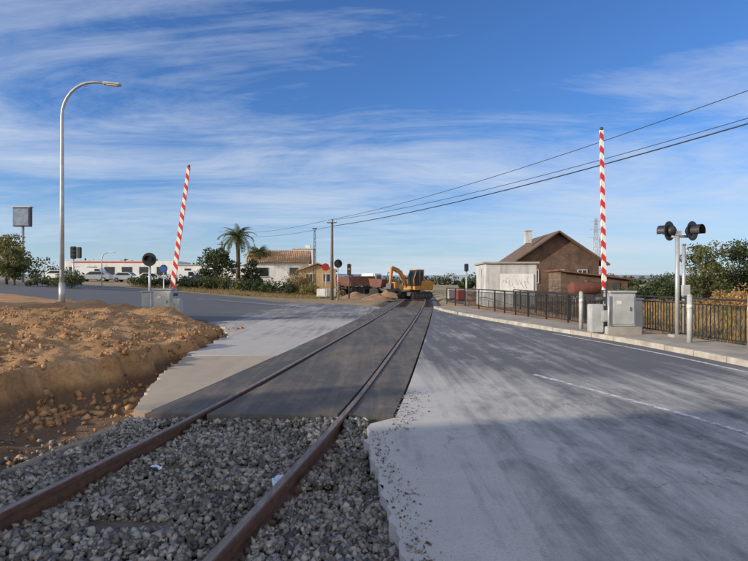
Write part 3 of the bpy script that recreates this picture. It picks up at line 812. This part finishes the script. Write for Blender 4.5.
wh2=root('warehouse',(-31,112,2.2),0); box(wh2,'walls',(0,0,1.1),(13,8,2.4),m_plw,.02); box(wh2,'roof',(0,0,2.36),(13.4,8.4,.14),m_greybox,.01)
for i in range(4): box(wh2,'window_%d'%i,(-4.6+i*3,-4.02,1.2),(1.2,.06,1),m_glass,0)
bb=root('billboard',(-37.3,60,R(-37.3)))
cyl(bb,'pole',(0,0,0),(0,0,5.9),.16,m_galv); box(bb,'panel_frame',(0,0,6.9),(1.8,.5,2.0),m_dark,.03); box(bb,'panel_face',(-.05,-.26,6.9),(1.55,.03,1.75),M('screen_face',(.12,.16,.22),(.25,.3,.36),2,.3),0)
box(bb,'panel_cap',(0,0,7.98),(2.0,.6,.12),m_galv,.02)
tl=root('traffic_light',(-24.2,45.5,R(-24.2))); cyl(tl,'pole',(0,0,0),(0,0,2.7),.06,m_galv); box(tl,'head',(0,0,2.9),(.4,.3,1.0),m_black,.04)
box(tl,'head_side',(.48,0,2.9),(.3,.25,.9),m_black,.04)
for i in range(3): cyl(tl,'lens_%d'%i,(0,-.15,3.2-.3*i),(0,-.18,3.2-.3*i),.1,m_lens_r)
sl=root('street_lamp',(-26.5,55,R(-26.5))); tube(sl,'pole',[(0,0,0),(0,0,2.6),(.15,0,3.1),(.7,0,3.3)],[.06,.05,.04,.03],m_galv); box(sl,'luminaire',(1.0,0,3.3),(.6,.25,.1),m_white,.03)
def sign(name,x,y,z,H,seg,mat,mat2,yaw=0,rad=.3):
    r=root(name,(x,y,z),yaw); cyl(r,'post',(0,0,0),(0,0,H),.03,m_galv)
    cyl(r,'plate',(0,-.04,H),(0,-.03,H),rad,mat,seg=seg); cyl(r,'plate_inner',(0,-.05,H),(0,-.041,H),rad*.72,mat2,seg=seg)
sign('traffic_sign',-3.95,46,0,2.7,8,m_red,m_red,.3,.32)
sign('traffic_sign',-9.15,24.6,R(-9.15),2.0,28,m_blue,m_blue,0,.17)
sign('traffic_sign',3.0,60,0,2.0,28,m_red,m_red)
tl=root('traffic_light',(-2.2,50,0)); cyl(tl,'pole',(0,0,0),(0,0,2.4),.06,m_dark); box(tl,'head',(0,0,2.6),(.35,.3,.95),m_black,.04)
for i,c in enumerate((m_lens_r,m_yellow,m_dark)): cyl(tl,'lens_%d'%i,(0,-.15,2.9-.3*i),(0,-.18,2.9-.3*i),.1,c)
# ---------------------------------------------------------------- cars
def car(name,x,y,z,yaw,paint,van=False):
    r=root(name,(x,y,z),yaw)
    if van:
        body=[(-2.4,.35),(2.4,.35),(2.45,.9),(2.0,1.15),(1.5,1.95),(-2.35,2.05),(-2.45,1.8)]
        win=[(.75,1.15),(1.85,1.15),(1.42,1.8),(.75,1.82)]
    else:
        body=[(-2.1,.32),(2.1,.32),(2.15,.7),(1.95,.88),(1.1,.98),(.45,1.42),(-1.1,1.46),(-1.85,1.02),(-2.12,.95)]
        win=[(-1.55,1.0),(.95,.98),(.38,1.36),(-1.02,1.39)]
    o=prism(r,'body',body,-.85,.85,paint); md=o.modifiers.new('b','BEVEL'); md.width=.06; md.segments=2
    prism(r,'side_windows',win,-.862,.862,m_glass)
    if not van: box(r,'windscreen',(.80,0,1.20),(.02,1.4,.55),m_glass,0,(0,-.98,0))
    for wx in (-1.3,1.35):
        for s in (-1,1):
            cyl(r,'tyre',(wx,s*.66,.32),(wx,s*.88,.32),.32,m_rubber,seg=20); cyl(r,'hub',(wx,s*.881,.32),(wx,s*.895,.32),.18,m_galv,seg=14)
    box(r,'headlight',(2.08,.6,.72),(.12,.3,.14),m_white,.02); box(r,'headlight',(2.08,-.6,.72),(.12,.3,.14),m_white,.02)
m_carw=M('car_white',(.78,.78,.78),(.72,.72,.72),1,.3); m_cars=M('car_silver',(.45,.46,.48),(.4,.41,.43),1,.3,metal=.3); m_card=M('car_dark',(.05,.055,.07),(.04,.045,.06),1,.3)
for (x,y,yaw,p,v) in ((-42,84,.1,m_carw,True),(-37.5,86,0,m_carw,False),(-33,84,.2,m_carw,False),(-45.5,82,.1,m_carw,False),(-48.5,88,3.1,m_cars,False),(-29.5,88,.1,m_carw,True),(-26,86,0,m_card,False),(-38.5,78,3.3,m_cars,False)):
    car('van' if v else 'parked_car',x,y,gz(x,y)+.03,yaw,p,v)
# ---------------------------------------------------------------- excavator
ex=root('excavator',(3.6,49.5,.0),PI+.75); ex.scale=(.9,.9,.9)
for s in (-1,1):
    o=prism(ex,'track_%d'%s,[(-1.3,.12),(-1.1,-.02),(1.1,-.02),(1.3,.12),(1.42,.35),(1.28,.6),(1.05,.7),(-1.05,.7),(-1.28,.6),(-1.42,.35)],s*.85-.22,s*.85+.22,m_rubber)
    for wx in (-.95,-.45,0,.45,.95): cyl(ex,'roller',(wx,s*.85-.24,.3),(wx,s*.85+.24,.3),.18,m_dark,seg=14)
box(ex,'undercarriage',(0,0,.45),(1.5,1.3,.35),m_dark,.03)
cyl(ex,'slew_ring',(0,0,.6),(0,0,.85),.5,m_dark)
o=prism(ex,'upper_body',[(-1.55,.95),(-1.45,.85),(1.1,.85),(1.1,1.25),(.2,1.3),(.1,1.75),(-1.35,1.75),(-1.6,1.6)],-1.0,1.0,m_yellow); md=o.modifiers.new('b','BEVEL'); md.width=.06;md.segments=2
prism(ex,'cab',[(-.15,1.31),(1.15,1.31),(1.2,1.9),(.85,2.75),(-.15,2.75)],.12,.97,m_glass)
for (a,b) in (((-.15,1.3),(-.15,2.75)),((1.16,1.3),(1.21,1.9)),((1.21,1.9),(.86,2.75)),((.4,1.3),(.4,2.75))):
    for yy in (.12,.97): cyl(ex,'cab_frame',(a[0],yy,a[1]),(b[0],yy,b[1]),.04,m_yellow,seg=6)
box(ex,'cab_roof',(.35,.545,2.79),(1.15,.95,.08),m_yellow,.03)
box(ex,'counterweight',(-1.5,0,1.3),(.35,1.9,.8),m_dark,.1)
prism(ex,'boom',[(.8,1.1),(1.05,1.0),(2.0,2.4),(3.0,2.85),(2.9,3.05),(1.75,2.7)],-.35,-.08,m_yellow)
prism(ex,'stick',[(2.8,3.1),(3.1,3.0),(3.3,1.5),(3.1,1.5)],-.3,-.12,m_yellow)
prism(ex,'bucket',[(3.1,1.55),(3.4,1.5),(3.5,1.0),(3.1,.7),(2.75,.9),(3.0,1.1)],-.55,.12,m_dark)
cyl(ex,'boom_cylinder',(1.1,-.2,1.2),(2.2,-.2,2.5),.06,m_galv,seg=8); cyl(ex,'stick_cylinder',(2.0,-.2,2.85),(3.0,-.2,3.15),.05,m_galv,seg=8)
cyl(ex,'exhaust',(-.9,-.5,1.75),(-.9,-.5,2.15),.05,m_dark,seg=8)
dp=root('dumper',(1.2,58,0),-.5)
prism(dp,'skip',[(-1.4,1.0),(-.2,.9),(0,1.7),(-1.6,1.8)],-.75,.75,m_rust); box(dp,'chassis',(0,0,.65),(2.8,.9,.3),m_dark,.03); box(dp,'engine_cover',(.9,0,1.1),(1.0,1.0,.7),m_yellow,.08); box(dp,'seat',(.3,0,1.1),(.4,.5,.5),m_black,.05)
for wx in (-.9,.9):
    for s in (-1,1): cyl(dp,'wheel',(wx,s*.5,.45),(wx,s*.85,.45),.45,m_rubber,seg=20)
for s in (-.5,.5): cyl(dp,'roll_bar_post',(.5,s,1.2),(.5,s,2.4),.035,m_dark,seg=8)
cyl(dp,'roll_bar_top',(.5,-.5,2.4),(.5,.5,2.4),.035,m_dark,seg=8)
def truck(x,y,yaw):
    r=root('tipper_truck',(x,y,0),yaw)
    box(r,'chassis',(0,0,.75),(5.6,.9,.25),m_dark,.03)
    prism(r,'cab',[(1.5,.7),(2.9,.7),(2.95,1.5),(2.7,2.4),(1.5,2.4)],-1.0,1.0,m_white); prism(r,'cab_window',[(1.8,1.5),(2.8,1.5),(2.62,2.2),(1.8,2.2)],-1.01,1.01,m_glass); box(r,'windscreen',(2.85,0,1.9),(.03,1.7,.6),m_glass,0,(0,-.27,0))
    prism(r,'tipper_body',[(-2.8,1.0),(1.3,1.0),(1.35,2.1),(-3.0,2.0)],-1.05,1.05,m_rust)
    for wx in (-2.1,-1.0,2.2):
        for s in (-1,1): cyl(r,'wheel',(wx,s*.7,.48),(wx,s*1.02,.48),.48,m_rubber,seg=20)
truck(-1.6,64,.9)
m_pile=M('pile_soil',(.34,.2,.115),(.22,.13,.08),2,1,.8,14,bd=.05)
def pile(x,y,w,h,seed):
    n=26; V=[];F=[]
    for j in range(n):
        for i in range(n):
            u=(i/(n-1)-.5)*2; v=(j/(n-1)-.5)*2; d=math.hypot(u,v)
            z=h*max(0,1-d)**.9*(1+.35*fbm(u+seed,v,1.8,3,seed))-.08
            V.append((x+u*w/2+.1*fbm(u,v,3,2,seed),y+v*w*.4,z))
    for j in range(n-1):
        for i in range(n-1): F.append((j*n+i,j*n+i+1,(j+1)*n+i+1,(j+1)*n+i))
    pyd('dirt_pile',V,F,m_pile,smooth=True)
pile(.2,48,3.0,.65,1); pile(-1.6,52,4,.6,2); pile(1.4,55,3,.8,3); pile(7.8,46,3.2,.5,4); pile(9.5,52,4,.7,5); pile(-4,66,5,.9,6); pile(11.5,47,5,.5,7)
for i,(x,y) in enumerate(((-4.8,52),(-4.0,52.4),(6.9,44.5),(6.4,47))):
    r=root('plastic_barrier',(x,y,0),.3*i); prism(r,'body',[(-.5,0),(.5,0),(.46,.3),(.46,.85),(-.46,.85),(-.46,.3)],-.12,.12,m_red if i==2 else m_white); box(r,'foot',(0,0,.06),(1.05,.4,.12),m_rubber,.02)
# ---------------------------------------------------------------- shadow casters outside the view
gable_house('white_house',-27,-14.5,R(-27),0,11,17.2,6.6,8.6,m_plw,m_terra,(),None,.4)  # unseen house, added so that its shadow falls over the foreground
tree('broadleaf_tree',-21.0,-6.6,6.4,4.6,L_dark,6000,.16,nclump=30)  # this tree and the next two: unseen, added to roughen the house's shadow edge
tree('broadleaf_tree',-23.5,-4.4,6.4,4.0,L_dark,5000,.16,nclump=30)
tree('broadleaf_tree',-28,-3.6,7.6,4.4,L_mid,5000,.16,nclump=30)
tree('broadleaf_tree',-36,11.8,8.6,5.0,L_mid,4200,.22)
tree('broadleaf_tree',-31,8.4,5.0,2.6,L_mid,2600,.2)
# ---------------------------------------------------------------- light
SUN_EL=math.radians(16)
travel=Vector((.93,.37,0)).normalized()
sunpos=-travel
d=Vector((travel.x*math.cos(SUN_EL),travel.y*math.cos(SUN_EL),-math.sin(SUN_EL)))
sd=bpy.data.lights.new('sun','SUN'); sd.energy=5.0; sd.angle=math.radians(.55); sd.color=(1,.88,.72)
so=bpy.data.objects.new('sun',sd); COL.objects.link(so); so.rotation_euler=d.to_track_quat('-Z','Y').to_euler(); so.location=(-20,-10,20)
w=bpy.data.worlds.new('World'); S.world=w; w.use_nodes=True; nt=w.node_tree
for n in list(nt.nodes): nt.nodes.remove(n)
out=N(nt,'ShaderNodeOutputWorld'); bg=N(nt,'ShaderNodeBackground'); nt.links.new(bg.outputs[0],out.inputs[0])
sky=N(nt,'ShaderNodeTexSky'); sky.sky_type='NISHITA'; sky.sun_disc=False; sky.sun_elevation=SUN_EL; sky.sun_rotation=math.atan2(sunpos.x,sunpos.y)%(2*PI)
sky.air_density=1.0; sky.dust_density=.4; sky.ozone_density=2.5
tc=N(nt,'ShaderNodeTexCoord').outputs['Generated']
sp=N(nt,'ShaderNodeSeparateXYZ'); nt.links.new(tc,sp.inputs[0])
zz=math_(nt,'ADD',math_(nt,'MAXIMUM',sp.outputs['Z'],0),.10)
cb=N(nt,'ShaderNodeCombineXYZ'); nt.links.new(math_(nt,'DIVIDE',sp.outputs['X'],zz),cb.inputs[0]); nt.links.new(math_(nt,'DIVIDE',sp.outputs['Y'],zz),cb.inputs[1])
v1=mapping(nt,cb.outputs[0],(.6,1.3,1),(0,0,.3),(1.3,.4,0))
n1=noise_node(nt,v1,1.0,12,.64,1.1)
v2=mapping(nt,cb.outputs[0],(.2,.36,1),(0,0,-.2),(2.1,.7,0))
n2=noise_node(nt,v2,1.2,4,.5,.3)
v3=mapping(nt,cb.outputs[0],(2.2,5.5,1),(0,0,.5),(.3,.4,0))
n3=noise_node(nt,v3,1.0,10,.7,1.5)
f=math_(nt,'ADD',math_(nt,'MULTIPLY',n1,.48),math_(nt,'MULTIPLY',n2,.50))
f=math_(nt,'ADD',f,math_(nt,'MULTIPLY',n3,.14))
f=math_(nt,'ADD',f,maprange(nt,sp.outputs['Z'],.15,.48,.03,-.045))
# unseen bright cloud bank, added behind the camera as neutral fill for the shade
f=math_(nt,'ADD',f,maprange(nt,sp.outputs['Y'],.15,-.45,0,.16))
cm=math_(nt,'MULTIPLY',ramp(nt,f,.50,.73),.85)
hz=ramp(nt,sp.outputs['Z'],.0,.17,(1,1,1),(0,0,0))
blue=mix(nt,1.0,sky.outputs[0],(.50,.78,1.22),'MULTIPLY')
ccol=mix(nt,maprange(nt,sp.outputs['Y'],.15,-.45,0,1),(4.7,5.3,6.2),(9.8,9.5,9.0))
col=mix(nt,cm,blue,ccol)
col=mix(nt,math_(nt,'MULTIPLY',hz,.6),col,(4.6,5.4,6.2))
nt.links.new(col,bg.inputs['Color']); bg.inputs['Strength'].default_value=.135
# ---------------------------------------------------------------- camera
cd=bpy.data.cameras.new('camera'); cd.sensor_width=36; cd.lens=27.2; cd.clip_end=6000; cd.clip_start=.05
co=bpy.data.objects.new('camera',cd); COL.objects.link(co); co.location=(0,0,1.6); co.rotation_euler=(math.radians(90),0,0)
S.camera=co
S.view_settings.view_transform='Standard'; S.view_settings.look='None'; S.view_settings.exposure=0
